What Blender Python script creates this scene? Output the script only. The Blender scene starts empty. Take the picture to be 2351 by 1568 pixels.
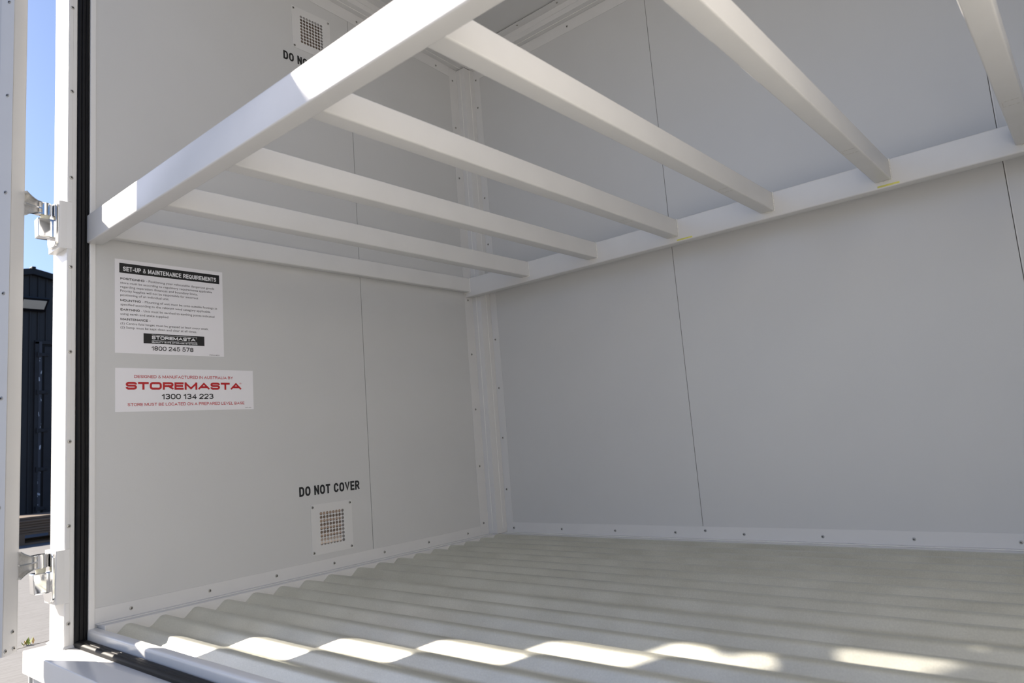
import bpy, bmesh, math, random
from mathutils import Matrix, Vector
random.seed(7)
scene = bpy.context.scene
COL = scene.collection

# ------------------------------------------------------------------ camera
# metres; x runs right along the back wall, y into the store (back wall y=0), z up (z=0: top edge of the skirting)
cam_d = bpy.data.cameras.new('camera')
cam = bpy.data.objects.new('camera', cam_d); COL.objects.link(cam)
_R = (0.7561864, 0.6497175, -0.0777772); _U = (0.1469273, -0.0527627, 0.9877391); _F = (-0.6376477, 0.7583424, 0.1353597)
_C = (2.5492, -2.8026, 0.4318)
cam.matrix_world = Matrix(((_R[0], _U[0], -_F[0], _C[0]), (_R[1], _U[1], -_F[1], _C[1]), (_R[2], _U[2], -_F[2], _C[2]), (0, 0, 0, 1)))
cam_d.sensor_width = 36.0
cam_d.lens = 36.0 * 1615.16 / 2351.0
cam_d.clip_start = 0.02; cam_d.clip_end = 500
cam_d.dof.use_dof = True
cam_d.dof.focus_distance = 3.0
cam_d.dof.aperture_fstop = 4.0
scene.camera = cam

# ------------------------------------------------------------------ sky, sun, exposure
SUN_EL = math.radians(32.0)
SUN_DIR = (0.927, 0.375)          # plan direction the sunlight travels
w = bpy.data.worlds.new('world'); scene.world = w; w.use_nodes = True
nt = w.node_tree; nt.nodes.clear()
sky = nt.nodes.new('ShaderNodeTexSky'); sky.sky_type = 'NISHITA'
sky.sun_disc = False
sky.sun_elevation = SUN_EL
sky.sun_rotation = math.atan2(-SUN_DIR[0], -SUN_DIR[1])
sky.altitude = 0; sky.air_density = 1.0; sky.dust_density = 1.2; sky.ozone_density = 4.0
bg = nt.nodes.new('ShaderNodeBackground'); bg.inputs['Strength'].default_value = 0.128
wo = nt.nodes.new('ShaderNodeOutputWorld')
tint = nt.nodes.new('ShaderNodeMixRGB'); tint.blend_type = 'MULTIPLY'; tint.inputs['Fac'].default_value = 1.0
tint.inputs['Color2'].default_value = (0.95, 0.98, 1.10, 1)      # camera white balance set for the sunlit side
nt.links.new(sky.outputs[0], tint.inputs['Color1']); nt.links.new(tint.outputs[0], bg.inputs[0]); nt.links.new(bg.outputs[0], wo.inputs[0])
sun_d = bpy.data.lights.new('sun_offscreen', 'SUN'); sun_d.energy = 11.8; sun_d.angle = math.radians(0.53); sun_d.color = (1.0, 0.90, 0.775)
sun = bpy.data.objects.new('sun_offscreen', sun_d); COL.objects.link(sun)
sun.location = (-9, -6, 9)
sun.rotation_euler = Vector((SUN_DIR[0] * math.cos(SUN_EL), SUN_DIR[1] * math.cos(SUN_EL), -math.sin(SUN_EL))).to_track_quat('-Z', 'Y').to_euler()
scene.view_settings.view_transform = 'Standard'
scene.view_settings.look = 'None'
scene.view_settings.exposure = 0.30
scene.view_settings.gamma = 1.0
scene.view_settings.use_curve_mapping = False
try:
    scene.cycles.diffuse_bounces = 8; scene.cycles.max_bounces = 12
except Exception:
    pass

# ------------------------------------------------------------------ materials
def new_mat(name):
    m = bpy.data.materials.new(name); m.use_nodes = True
    return m, m.node_tree, m.node_tree.nodes['Principled BSDF']

def mat(name, col, rough=0.5, metal=0.0, var=0.04, scale=6.0, bump=0.0, bscale=200.0, spec=0.5):
    """plain painted / moulded surface: slight mottling of the colour, optional fine relief"""
    m, t, b = new_mat(name)
    b.inputs['Roughness'].default_value = rough
    b.inputs['Metallic'].default_value = metal
    b.inputs['Specular IOR Level'].default_value = spec
    tc = t.nodes.new('ShaderNodeTexCoord')
    n = t.nodes.new('ShaderNodeTexNoise'); n.inputs['Scale'].default_value = scale; n.inputs['Detail'].default_value = 4
    r = t.nodes.new('ShaderNodeValToRGB')
    lo = [max(0, c * (1 - var)) for c in col]; hi = [min(1, c * (1 + var)) for c in col]
    r.color_ramp.elements[0].color = (*lo, 1); r.color_ramp.elements[1].color = (*hi, 1)
    r.color_ramp.elements[0].position = 0.3; r.color_ramp.elements[1].position = 0.7
    t.links.new(tc.outputs['Object'], n.inputs['Vector'])
    t.links.new(n.outputs['Fac'], r.inputs['Fac']); t.links.new(r.outputs['Color'], b.inputs['Base Color'])
    if bump:
        n2 = t.nodes.new('ShaderNodeTexNoise'); n2.inputs['Scale'].default_value = bscale; n2.inputs['Detail'].default_value = 2
        bp = t.nodes.new('ShaderNodeBump'); bp.inputs['Strength'].default_value = bump; bp.inputs['Distance'].default_value = 0.001
        t.links.new(tc.outputs['Object'], n2.inputs['Vector'])
        t.links.new(n2.outputs['Fac'], bp.inputs['Height']); t.links.new(bp.outputs['Normal'], b.inputs['Normal'])
    return m

M = {}
M['panel'] = mat('panel_paint', (0.565, 0.567, 0.566), 0.32, var=0.012, scale=3, bump=0.05, bscale=350)
M['trim'] = mat('trim_paint', (0.640, 0.637, 0.634), 0.34, var=0.015, scale=8, bump=0.05, bscale=300)
M['steel'] = mat('frame_paint', (0.650, 0.647, 0.642), 0.27, var=0.02, scale=7, bump=0.06, bscale=120)
M['jamb'] = mat('jamb_paint', (0.69, 0.685, 0.675), 0.22, var=0.015, scale=9, bump=0.05, bscale=120)
M['weld'] = mat('painted_weld', (0.76, 0.755, 0.73), 0.3, var=0.05, scale=60, bump=0.8, bscale=260)
M['rubber'] = mat('black_rubber', (0.006, 0.006, 0.007), 0.55, var=0.2, scale=30, spec=0.22)
M['sill_rubber'] = M['rubber']
M['chrome'] = mat('polished_metal', (0.80, 0.80, 0.80), 0.10, metal=1.0, var=0.04, scale=30)
M['cast'] = mat('cast_metal_rough', (0.68, 0.66, 0.63), 0.4, metal=0.8, var=0.12, scale=90)
M['plastic'] = mat('hinge_bush', (0.62, 0.60, 0.48), 0.4)
M['white'] = mat('sticker_white', (0.78, 0.77, 0.80), 0.28, var=0.005)
M['black'] = mat('print_black', (0.008, 0.008, 0.009), 0.4, var=0.1)
M['red'] = mat('print_red', (0.45, 0.008, 0.012), 0.4, var=0.05)
M['print_white'] = mat('print_white', (0.75, 0.75, 0.77), 0.35, var=0.01)
M['screw'] = mat('screw_head', (0.42, 0.41, 0.39), 0.35, metal=0.5, var=0.08, scale=80)
M['socket'] = mat('socket_shade_steel', (0.16, 0.155, 0.15), 0.5, metal=0.9)  # darker than the head: shade of the screw recess put into the colour
M['louvre'] = mat('louvre_brown', (0.24, 0.20, 0.17), 0.5, var=0.1)
M['clad'] = mat('dark_cladding', (0.020, 0.021, 0.025), 0.5, var=0.10, scale=3, spec=0.3)
M['clad_door'] = mat('container_door_paint', (0.018, 0.019, 0.024), 0.55, var=0.2, scale=5, spec=0.3)
M['fascia'] = mat('fascia_black_paint', (0.010, 0.011, 0.015), 0.5, spec=0.3)
M['filler'] = mat('bitumen_joint_filler', (0.06, 0.052, 0.045), 0.9, var=0.4, scale=40)
M['lamp_body'] = mat('lamp_body_black', (0.006, 0.006, 0.008), 0.4)
M['lamp_lens'] = mat('lamp_lens_grey', (0.55, 0.55, 0.52), 0.3)
M['leaf'] = mat('weed_green', (0.20, 0.26, 0.05), 0.6, var=0.2, scale=60)
M['dry'] = mat('dry_stalk', (0.45, 0.30, 0.14), 0.8, var=0.3, scale=60)
M['tank'] = mat('sump_paint', (0.70, 0.695, 0.68), 0.4, var=0.02)
M['residue'] = mat('label_residue', (0.42, 0.41, 0.38), 0.7, var=0.4, scale=160)
M['sealant'] = mat('joint_sealant', (0.10, 0.095, 0.085), 0.7)
M['yellow'] = mat('yellow_paint_mark', (0.62, 0.60, 0.16), 0.5, var=0.2, scale=40)

def galv():
    m, t, b = new_mat('galvanised_steel')
    tc = t.nodes.new('ShaderNodeTexCoord')
    n = t.nodes.new('ShaderNodeTexNoise'); n.inputs['Scale'].default_value = 5; n.inputs['Detail'].default_value = 6
    r = t.nodes.new('ShaderNodeValToRGB')
    r.color_ramp.elements[0].position = 0.25; r.color_ramp.elements[0].color = (0.62, 0.62, 0.545, 1)
    r.color_ramp.elements[1].position = 0.75; r.color_ramp.elements[1].color = (0.76, 0.76, 0.68, 1)
    v = t.nodes.new('ShaderNodeTexVoronoi'); v.inputs['Scale'].default_value = 260
    mx = t.nodes.new('ShaderNodeMixRGB'); mx.blend_type = 'MULTIPLY'; mx.inputs['Fac'].default_value = 0.12
    t.links.new(tc.outputs['Object'], n.inputs['Vector']); t.links.new(tc.outputs['Object'], v.inputs['Vector'])
    t.links.new(n.outputs['Fac'], r.inputs['Fac']); t.links.new(r.outputs['Color'], mx.inputs['Color1']); t.links.new(v.outputs['Distance'], mx.inputs['Color2'])
    # scuffs: stretched noise along the sheet
    mp = t.nodes.new('ShaderNodeMapping'); mp.inputs['Scale'].default_value = (2.2, 30, 30); mp.inputs['Rotation'].default_value = (0, 0, 0.5)
    n3 = t.nodes.new('ShaderNodeTexNoise'); n3.inputs['Scale'].default_value = 6; n3.inputs['Detail'].default_value = 8
    r3 = t.nodes.new('ShaderNodeValToRGB'); r3.color_ramp.elements[0].position = 0.72; r3.color_ramp.elements[1].position = 0.80
    r3.color_ramp.elements[0].color = (1, 1, 1, 1); r3.color_ramp.elements[1].color = (0.62, 0.62, 0.62, 1)
    mx2 = t.nodes.new('ShaderNodeMixRGB'); mx2.blend_type = 'MULTIPLY'; mx2.inputs['Fac'].default_value = 0.8
    t.links.new(tc.outputs['Object'], mp.inputs['Vector']); t.links.new(mp.outputs['Vector'], n3.inputs['Vector'])
    t.links.new(n3.outputs['Fac'], r3.inputs['Fac']); t.links.new(mx.outputs['Color'], mx2.inputs['Color1']); t.links.new(r3.outputs['Color'], mx2.inputs['Color2'])
    t.links.new(mx2.outputs['Color'], b.inputs['Base Color'])
    b.inputs['Metallic'].default_value = 0.78
    rr = t.nodes.new('ShaderNodeMapRange'); rr.inputs['To Min'].default_value = 0.30; rr.inputs['To Max'].default_value = 0.46
    t.links.new(n.outputs['Fac'], rr.inputs['Value']); t.links.new(rr.outputs['Result'], b.inputs['Roughness'])
    n2 = t.nodes.new('ShaderNodeTexNoise'); n2.inputs['Scale'].default_value = 320; n2.inputs['Detail'].default_value = 2
    bp = t.nodes.new('ShaderNodeBump'); bp.inputs['Strength'].default_value = 0.18; bp.inputs['Distance'].default_value = 0.001
    t.links.new(tc.outputs['Object'], n2.inputs['Vector'])
    t.links.new(n2.outputs['Fac'], bp.inputs['Height']); t.links.new(bp.outputs['Normal'], b.inputs['Normal'])
    return m
M['galv'] = galv()

def concrete():
    m, t, b = new_mat('brushed_concrete')
    tc = t.nodes.new('ShaderNodeTexCoord')
    mp = t.nodes.new('ShaderNodeMapping'); mp.inputs['Scale'].default_value = (22, 1.6, 1); mp.inputs['Rotation'].default_value = (0, 0, 0.25)
    n = t.nodes.new('ShaderNodeTexNoise'); n.inputs['Scale'].default_value = 3; n.inputs['Detail'].default_value = 8
    r = t.nodes.new('ShaderNodeValToRGB')
    r.color_ramp.elements[0].position = 0.3; r.color_ramp.elements[0].color = (0.124, 0.124, 0.126, 1)
    r.color_ramp.elements[1].position = 0.7; r.color_ramp.elements[1].color = (0.172, 0.174, 0.178, 1)
    n2 = t.nodes.new('ShaderNodeTexNoise'); n2.inputs['Scale'].default_value = 30; n2.inputs['Detail'].default_value = 8
    r2 = t.nodes.new('ShaderNodeValToRGB'); r2.color_ramp.elements[0].position = 0.25; r2.color_ramp.elements[1].position = 0.4
    r2.color_ramp.elements[0].color = (0.5, 0.48, 0.45, 1); r2.color_ramp.elements[1].color = (1, 1, 1, 1)
    mx = t.nodes.new('ShaderNodeMixRGB'); mx.blend_type = 'MULTIPLY'; mx.inputs['Fac'].default_value = 0.6
    t.links.new(tc.outputs['Object'], mp.inputs['Vector']); t.links.new(mp.outputs['Vector'], n.inputs['Vector'])
    t.links.new(tc.outputs['Object'], n2.inputs['Vector'])
    t.links.new(n.outputs['Fac'], r.inputs['Fac']); t.links.new(n2.outputs['Fac'], r2.inputs['Fac'])
    t.links.new(r.outputs['Color'], mx.inputs['Color1']); t.links.new(r2.outputs['Color'], mx.inputs['Color2'])
    t.links.new(mx.outputs['Color'], b.inputs['Base Color']); b.inputs['Roughness'].default_value = 0.9
    bp = t.nodes.new('ShaderNodeBump'); bp.inputs['Strength'].default_value = 0.4; bp.inputs['Distance'].default_value = 0.004
    t.links.new(n.outputs['Fac'], bp.inputs['Height']); t.links.new(bp.outputs['Normal'], b.inputs['Normal'])
    return m
M['concrete'] = concrete()

def timber():
    m, t, b = new_mat('weathered_timber')
    tc = t.nodes.new('ShaderNodeTexCoord')
    mp = t.nodes.new('ShaderNodeMapping'); mp.inputs['Scale'].default_value = (12, 1.2, 30)
    n = t.nodes.new('ShaderNodeTexNoise'); n.inputs['Scale'].default_value = 4; n.inputs['Detail'].default_value = 6
    r = t.nodes.new('ShaderNodeValToRGB')
    r.color_ramp.elements[0].color = (0.07, 0.05, 0.036, 1); r.color_ramp.elements[1].color = (0.19, 0.14, 0.10, 1)
    t.links.new(tc.outputs['Object'], mp.inputs['Vector']); t.links.new(mp.outputs['Vector'], n.inputs['Vector'])
    t.links.new(n.outputs['Fac'], r.inputs['Fac']); t.links.new(r.outputs['Color'], b.inputs['Base Color']); b.inputs['Roughness'].default_value = 0.85
    return m
M['timber'] = timber()

def chipped():
    """dark paint flaked off to pale primer in patches"""
    m, t, b = new_mat('chipped_dark_paint')
    tc = t.nodes.new('ShaderNodeTexCoord')
    mp = t.nodes.new('ShaderNodeMapping'); mp.inputs['Scale'].default_value = (1, 6, 2.2)
    n = t.nodes.new('ShaderNodeTexNoise'); n.inputs['Scale'].default_value = 3.0; n.inputs['Detail'].default_value = 8
    r = t.nodes.new('ShaderNodeValToRGB'); r.color_ramp.interpolation = 'CONSTANT'
    r.color_ramp.elements[0].color = (0.03, 0.033, 0.046, 1); r.color_ramp.elements[1].position = 0.60; r.color_ramp.elements[1].color = (0.42, 0.46, 0.52, 1)
    t.links.new(tc.outputs['Object'], mp.inputs['Vector']); t.links.new(mp.outputs['Vector'], n.inputs['Vector'])
    t.links.new(n.outputs['Fac'], r.inputs['Fac']); t.links.new(r.outputs['Color'], b.inputs['Base Color']); b.inputs['Roughness'].default_value = 0.55
    return m
M['chipped'] = chipped()

# ------------------------------------------------------------------ helpers
def tag(o, label=None, cat=None, group=None, kind=None):
    if label: o['label'] = label
    if cat: o['category'] = cat
    if group: o['group'] = group
    if kind: o['kind'] = kind
    return o

def empty(name, loc):
    o = bpy.data.objects.new(name, None); COL.objects.link(o); o.location = loc; o.empty_display_size = 0.05
    return o

def link(name, me, parent=None, loc=None):
    o = bpy.data.objects.new(name, me); COL.objects.link(o)
    if loc is not None: o.location = loc
    if parent is not None:
        o.parent = parent
        pl = Vector((0, 0, 0)); p = parent
        while p is not None:
            pl += p.location; p = p.parent
        o.location = o.location - pl
    return o

def finish(name, bm, material, parent=None, smooth=False, loc=None):
    """world-space bmesh -> one mesh object (origin at loc or at the bottom centre of its box)"""
    bmesh.ops.recalc_face_normals(bm, faces=bm.faces)
    if loc is None:
        xs = [v.co.x for v in bm.verts]; ys = [v.co.y for v in bm.verts]; zs = [v.co.z for v in bm.verts]
        loc = ((min(xs) + max(xs)) / 2, (min(ys) + max(ys)) / 2, min(zs))
    loc = Vector(loc)
    bmesh.ops.translate(bm, verts=bm.verts, vec=-loc)
    me = bpy.data.meshes.new(name); bm.to_mesh(me); bm.free()
    for mt in (material if isinstance(material, (list, tuple)) else [material]):
        me.materials.append(M[mt] if isinstance(mt, str) else mt)
    if smooth:
        for p in me.polygons: p.use_smooth = True
    return link(name, me, parent, loc)

def box(bm, x0, x1, y0, y1, z0, z1, bev=0.0, seg=2, mi=0):
    b2 = bmesh.new()
    vs = [b2.verts.new((x, y, z)) for x in (x0, x1) for y in (y0, y1) for z in (z0, z1)]
    for f in ((0, 1, 3, 2), (4, 6, 7, 5), (0, 4, 5, 1), (2, 3, 7, 6), (0, 2, 6, 4), (1, 5, 7, 3)):
        b2.faces.new([vs[i] for i in f])
    if bev > 0:
        bmesh.ops.bevel(b2, geom=list(b2.edges), offset=bev, segments=seg, profile=0.6, affect='EDGES')
    for f in b2.faces: f.material_index = mi
    join(bm, b2)

def join(bm, b2, mtx=None):
    if mtx is not None: bmesh.ops.transform(b2, matrix=mtx, verts=b2.verts)
    me = bpy.data.meshes.new('tmp'); b2.to_mesh(me); b2.free()
    bm.from_mesh(me); bpy.data.meshes.remove(me)

def bobj(name, dims, material, parent=None, bev=0.0, seg=2, smooth=False, loc=None):
    bm = bmesh.new(); box(bm, *dims, bev=bev, seg=seg)
    o = finish(name, bm, material, parent, loc=loc)
    if bev and smooth: shade(o)
    return o

def shade(o, ang=35):
    me = o.data
    for p in me.polygons: p.use_smooth = True
    try:
        me.set_sharp_from_angle(angle=math.radians(ang))
    except Exception:
        pass

def cyl(bm, c, r, h, axis='Z', seg=20, r2=None, mi=0):
    b2 = bmesh.new()
    bmesh.ops.create_cone(b2, cap_ends=True, segments=seg, radius1=r, radius2=r if r2 is None else r2, depth=h)
    if axis == 'X': bmesh.ops.rotate(b2, verts=b2.verts, cent=(0, 0, 0), matrix=Matrix.Rotation(math.pi / 2, 3, 'Y'))
    if axis == 'Y': bmesh.ops.rotate(b2, verts=b2.verts, cent=(0, 0, 0), matrix=Matrix.Rotation(-math.pi / 2, 3, 'X'))
    for f in b2.faces: f.material_index = mi
    bmesh.ops.translate(b2, verts=b2.verts, vec=c)
    join(bm, b2)

def extrude_poly(bm, pts, axis, a0, a1, mi=0):
    """pts: 2D outline in the plane across axis ('X': (y,z), 'Y': (x,z), 'Z': (x,y)), swept from a0 to a1"""
    def P(p, a):
        return {'X': (a, p[0], p[1]), 'Y': (p[0], a, p[1]), 'Z': (p[0], p[1], a)}[axis]
    va = [bm.verts.new(P(p, a0)) for p in pts]; vb = [bm.verts.new(P(p, a1)) for p in pts]
    n = len(pts)
    fs = [bm.faces.new(va), bm.faces.new(vb[::-1])]
    for i in range(n): fs.append(bm.faces.new((va[i], vb[i], vb[(i + 1) % n], va[(i + 1) % n])))
    for f in fs: f.material_index = mi

def slab_with_holes(bm, x0, x1, ys, zs, holes):
    """flat slab x0..x1 over ys=(y0,y1), zs=(z0,z1) with rectangular openings (ya,yb,za,zb)"""
    Y = sorted({ys[0], ys[1], *[h[0] for h in holes], *[h[1] for h in holes]})
    Z = sorted({zs[0], zs[1], *[h[2] for h in holes], *[h[3] for h in holes]})
    def solid(i, j):
        if i < 0 or j < 0 or i >= len(Y) - 1 or j >= len(Z) - 1: return False
        cy = (Y[i] + Y[i + 1]) / 2; cz = (Z[j] + Z[j + 1]) / 2
        return not any(h[0] < cy < h[1] and h[2] < cz < h[3] for h in holes)
    V = {}
    def v(x, i, j):
        k = (x, i, j)
        if k not in V: V[k] = bm.verts.new((x, Y[i], Z[j]))
        return V[k]
    for i in range(len(Y) - 1):
        for j in range(len(Z) - 1):
            if not solid(i, j): continue
            for x in (x0, x1): bm.faces.new((v(x, i, j), v(x, i + 1, j), v(x, i + 1, j + 1), v(x, i, j + 1)))
            for di, dj, a, b in ((-1, 0, (i, j), (i, j + 1)), (1, 0, (i + 1, j), (i + 1, j + 1)), (0, -1, (i, j), (i + 1, j)), (0, 1, (i, j + 1), (i + 1, j + 1))):
                if not solid(i + di, j + dj): bm.faces.new((v(x0, *a), v(x0, *b), v(x1, *b), v(x1, *a)))

# screws: one mesh per facing direction, shared by every screw
_scr = {}
def screw_mesh(axis):
    if axis in _scr: return _scr[axis]
    bm = bmesh.new(); b2 = bmesh.new()
    N = 14
    def ring(r, h): return [b2.verts.new((r * math.cos(2 * math.pi * i / N), r * math.sin(2 * math.pi * i / N), h)) for i in range(N)]
    rings = [ring(0.0062, 0), ring(0.0054, 0.0016), ring(0.0030, 0.0022), ring(0.0026, 0.0002)]
    for a, b in zip(rings, rings[1:]):
        for i in range(N): b2.faces.new((a[i], a[(i + 1) % N], b[(i + 1) % N], b[i])).material_index = 1 if b is rings[3] else 0
    b2.faces.new(rings[3]).material_index = 1
    rot = {'+X': Matrix.Rotation(math.pi / 2, 4, 'Y'), '-Y': Matrix.Rotation(math.pi / 2, 4, 'X'), '-Z': Matrix.Rotation(math.pi, 4, 'X')}.get(axis)
    if isinstance(axis, tuple):   # arbitrary plan direction
        rot = Vector((axis[0], axis[1], 0)).to_track_quat('Z', 'Y').to_matrix().to_4x4()
    join(bm, b2, rot)
    me = bpy.data.meshes.new('screw'); bm.to_mesh(me); bm.free()
    me.materials.append(M['screw']); me.materials.append(M['socket'])
    _scr[axis] = me
    return me

def screws(parent, axis, pts):
    for p in pts: link('screw', screw_mesh(axis), parent, Vector(p))

# ------------------------------------------------------------------ dimensions
W = 3.02          # inside width
YF = -1.927       # front end of the side wall lining
ZC = 2.56         # ceiling
PE = 0.060        # how far the edge beams stand into the room
VENTS = [(0.0223, 0.2245), (2.2335, 2.4360)]
VENT_HOLES = [(-1.0870, -0.9360, z0 + 0.033, z1 - (0.031 if z0 < 1 else 0.003)) for z0, z1 in VENTS]

# ------------------------------------------------------------------ ground and structure
g = bmesh.new()
bmesh.ops.create_grid(g, x_segments=2, y_segments=2, size=60)
bmesh.ops.translate(g, verts=g.verts, vec=(0, 0, -0.42))
ground = finish('ground', g, 'concrete'); tag(ground, 'pale brushed concrete yard around the store', 'ground', kind='structure')
bm = bmesh.new()
_d = Vector((-1.8168 + 1.7923, -1.5202 + 1.6606, 0)).normalized(); _n = Vector((-_d.y, _d.x, 0))
_p = Vector((-1.80, -1.62, -0.42)); pv = []
for k in range(-30, 31):
    t = k * 0.1; q = _p + _d * t; wv = 0.004 + 0.002 * random.random()
    pv.append((bm.verts.new(q + _n * wv + Vector((0, 0, 0.0008))), bm.verts.new(q - _n * wv + Vector((0, 0, 0.0008)))))
for a, b in zip(pv, pv[1:]): bm.faces.new((a[0], a[1], b[1], b[0]))
finish('joint_filler', bm, 'filler', ground)

# floor: sump tray with two corrugated sheets laid on it
bm = bmesh.new()
box(bm, -0.05, W + 0.05, -2.06, 0.05, -0.40, -0.385)
floor = finish('floor', bm, 'tank'); tag(floor, 'sump floor of the store covered by corrugated galvanised sheets', 'floor', kind='structure')
def sheet(ridges, y0, y1, x0, x1):
    top = lambda y: -0.0575 + (y + 1.847) * 0.0065
    def z(y):
        s = 0
        for k in range(-3, 4):           # straight flanks with small bend radii
            u = min(abs(y + k * 0.0016 - r) for r in ridges)
            s += min(1, max(0, (u - 0.0095) / 0.031)) / 7
        return top(y) - 0.0268 * s
    n = int((y1 - y0) / 0.0022); bm = bmesh.new(); rows = []
    for i in range(n + 1):
        y = y0 + (y1 - y0) * i / n; zz = z(y)
        rows.append([bm.verts.new((x, y, zz - t)) for t in (0, 0.0014) for x in (x0, x1)])
    for a, b in zip(rows, rows[1:]):
        bm.faces.new((a[0], a[1], b[1], b[0])); bm.faces.new((a[2], b[2], b[3], a[3]))
        bm.faces.new((a[0], b[0], b[2], a[2])); bm.faces.new((a[1], a[3], b[3], b[1]))
    for a in (rows[0], rows[-1]): bm.faces.new((a[0], a[2], a[3], a[1]))
    return bm
RA = [-1.847 + 0.1088 * k for k in range(8)]
RB = [-0.9425 + 0.1075 * k for k in range(9)]
for nm, rr, y0, y1 in (('corrugated_sheet', RA, -1.9165, -1.012), ('corrugated_sheet', RB, -1.014, -0.0605)):
    o = finish(nm, sheet(rr, y0, y1, PE + 0.0005, W - 0.06), 'galv', floor)
    shade(o, 60)
for y in (-1.79, -1.35, -0.9, -0.45):      # bearers carrying the sheets
    bobj('bearer', (PE, W - 0.06, y - 0.02, y + 0.02, -0.385, -0.087), 'galv', floor)

# left wall: outer skin with vent openings, lining panels with an open joint
bm = bmesh.new(); slab_with_holes(bm, -0.060, -0.0505, (-1.98, 0.05), (-0.40, 2.74), VENT_HOLES)
wall_left = finish('wall_left', bm, 'panel', loc=(0, 0, 0)); tag(wall_left, 'cream lined side wall carrying the vents and stickers', 'wall', kind='structure')
for ya, yb, hs in ((-1.926, -0.8195, VENT_HOLES), (-0.8170, -0.0500, [])):
    bm = bmesh.new(); slab_with_holes(bm, -0.050, 0.0, (ya, yb), (-0.06, 2.54 if ya > -1 else 2.60), hs)
    finish('panel', bm, 'panel', wall_left)
# back wall
wall_back = bobj('wall_back', (-0.06, W + 0.06, 0.0305, 0.060, -0.40, 2.66), 'panel', loc=(0, 0.05, -0.4)); tag(wall_back, 'long lined back wall of flat panels behind the shelf frame', 'wall', kind='structure')
SE = [0.0, 1.1581, 2.3794, W]
for i in range(3):
    bm = bmesh.new(); box(bm, SE[i] + 0.0012, SE[i + 1] - 0.0012, 0.0, 0.030, -0.06, 2.52)
    finish('panel', bm, 'panel', wall_back)
for x in SE[1:-1]: bobj('joint_seal', (x - 0.0013, x + 0.0013, 0.002, 0.031, -0.06, 2.52), 'sealant', wall_back)
bobj('joint_seal', (-0.05, -0.002, -0.8196, -0.8169, -0.06, 2.54), 'sealant', wall_left)
# the wider second joint has a raised lip on its right-hand side
bobj('joint_lip', (2.3812, 2.3850, -0.0012, 0.004, 0.0, 2.44), 'trim', wall_back)
# right wall, ceiling
wall_right = bobj('wall_right', (W + 0.0305, W + 0.06, -1.98, 0.05, -0.40, 2.74), 'panel', loc=(W, -1, -0.4)); tag(wall_right, 'plain lined side wall facing the stickered wall', 'wall', kind='structure')
for ya, yb in ((-1.926, -0.8195), (-0.8170, -0.0)):
    bobj('panel', (W, W + 0.03, ya, yb, -0.06, 2.60), 'panel', wall_right)
ceiling = bobj('ceiling', (-0.10, W + 0.10, -2.03, 0.06, ZC + 0.031, ZC + 0.09), 'panel', loc=(2.35, -1, ZC)); tag(ceiling, 'flat panelled ceiling of the store', 'ceiling', kind='structure')
for i in range(3):
    bobj('panel', (SE[i] + 0.0012, SE[i + 1] - 0.0012, -1.95, 0.0, ZC, ZC + 0.030), 'panel', ceiling)

# skirting beams with screwed angle strips
bm = bmesh.new(); box(bm, -0.0495, PE, -1.9168, -0.074, -0.384, -0.0475, bev=0.002)
base_l = finish('baseboard_left', bm, 'trim', loc=(0, -1, -0.4)); tag(base_l, 'painted steel floor beam along the stickered side wall', 'baseboard', kind='structure')
bm = bmesh.new(); box(bm, 0.0, 0.0022, -1.926, -0.1366, -0.0475, 0.0, bev=0.0006, seg=1); box(bm, 0.0022, 0.029, -1.926, -0.0768, -0.0475, -0.0460)
o = finish('angle_strip', bm, 'trim', base_l)
screws(o, '+X', [(0.0022, -1.8171 + 0.2643 * k, -0.0229) for k in range(7)])
bm = bmesh.new(); box(bm, PE + 0.0, W, -PE, 0.0295, -0.384, -0.0475, bev=0.002)
base_b = finish('baseboard_back', bm, 'trim', loc=(2, 0, -0.4)); tag(base_b, 'painted steel floor beam along the back wall', 'baseboard', kind='structure')
bm = bmesh.new(); box(bm, 0.1061, W, -0.0022, 0.0, -0.0475, 0.003, bev=0.0006, seg=1); box(bm, PE + 0.0018, W, -0.029, -0.0022, -0.0475, -0.0460)
o = finish('angle_strip', bm, 'trim', base_b)
screws(o, '-Y', [(0.1105 + 0.3058 * k, -0.0022, -0.025) for k in range(10)] + [(1.1674, -0.0022, -0.0143)])
base_r = bobj('baseboard_right', (W - PE, W + 0.03, -1.944, -PE, -0.384, -0.0475), 'trim'); tag(base_r, 'painted steel floor beam along the plain side wall', 'baseboard', kind='structure')

# back corner post with screwed angle strips
bm = bmesh.new(); box(bm, -0.049, PE, -0.075, 0.0295, -0.0473, 2.4998, bev=0.003)
post = finish('trim_1', bm, 'trim'); shade(post); tag(post, 'square painted corner post between side wall and back wall', 'post', kind='structure')
bm = bmesh.new(); box(bm, 0.0, 0.0022, -0.1365, -0.0765, -0.0472, 2.4995, bev=0.0006, seg=1); box(bm, 0.0, 0.030, -0.0766, -0.075, -0.030, 2.4995)
o = finish('angle_strip', bm, 'trim', post)
screws(o, '+X', [(0.0022, -0.1125, z) for z in (0.012, 0.3006, 0.594, 0.8847, 1.1775, 1.4400, 1.7000, 1.8604, 2.1515, 2.43)])
bm = bmesh.new(); box(bm, PE + 0.0016, 0.1060, -0.0022, 0.0, -0.0472, 2.4995, bev=0.0006, seg=1); box(bm, PE, PE + 0.0015, -0.030, 0.0, -0.030, 2.4995)
o = finish('angle_strip', bm, 'trim', post)
screws(o, '-Y', [(0.0797, -0.0022, z) for z in (0.1702, 0.4364, 0.6985, 0.9592, 1.2220, 1.4854, 1.7484, 2.0120, 2.2757, 2.44)])
for p in ((0.0295, -0.0760), (PE, -0.0310)):     # weld runs
    bm = bmesh.new(); cyl(bm, (p[0], p[1], 1.235), 0.0016, 2.52, seg=6); finish('weld_bead', bm, 'weld', post)

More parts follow.
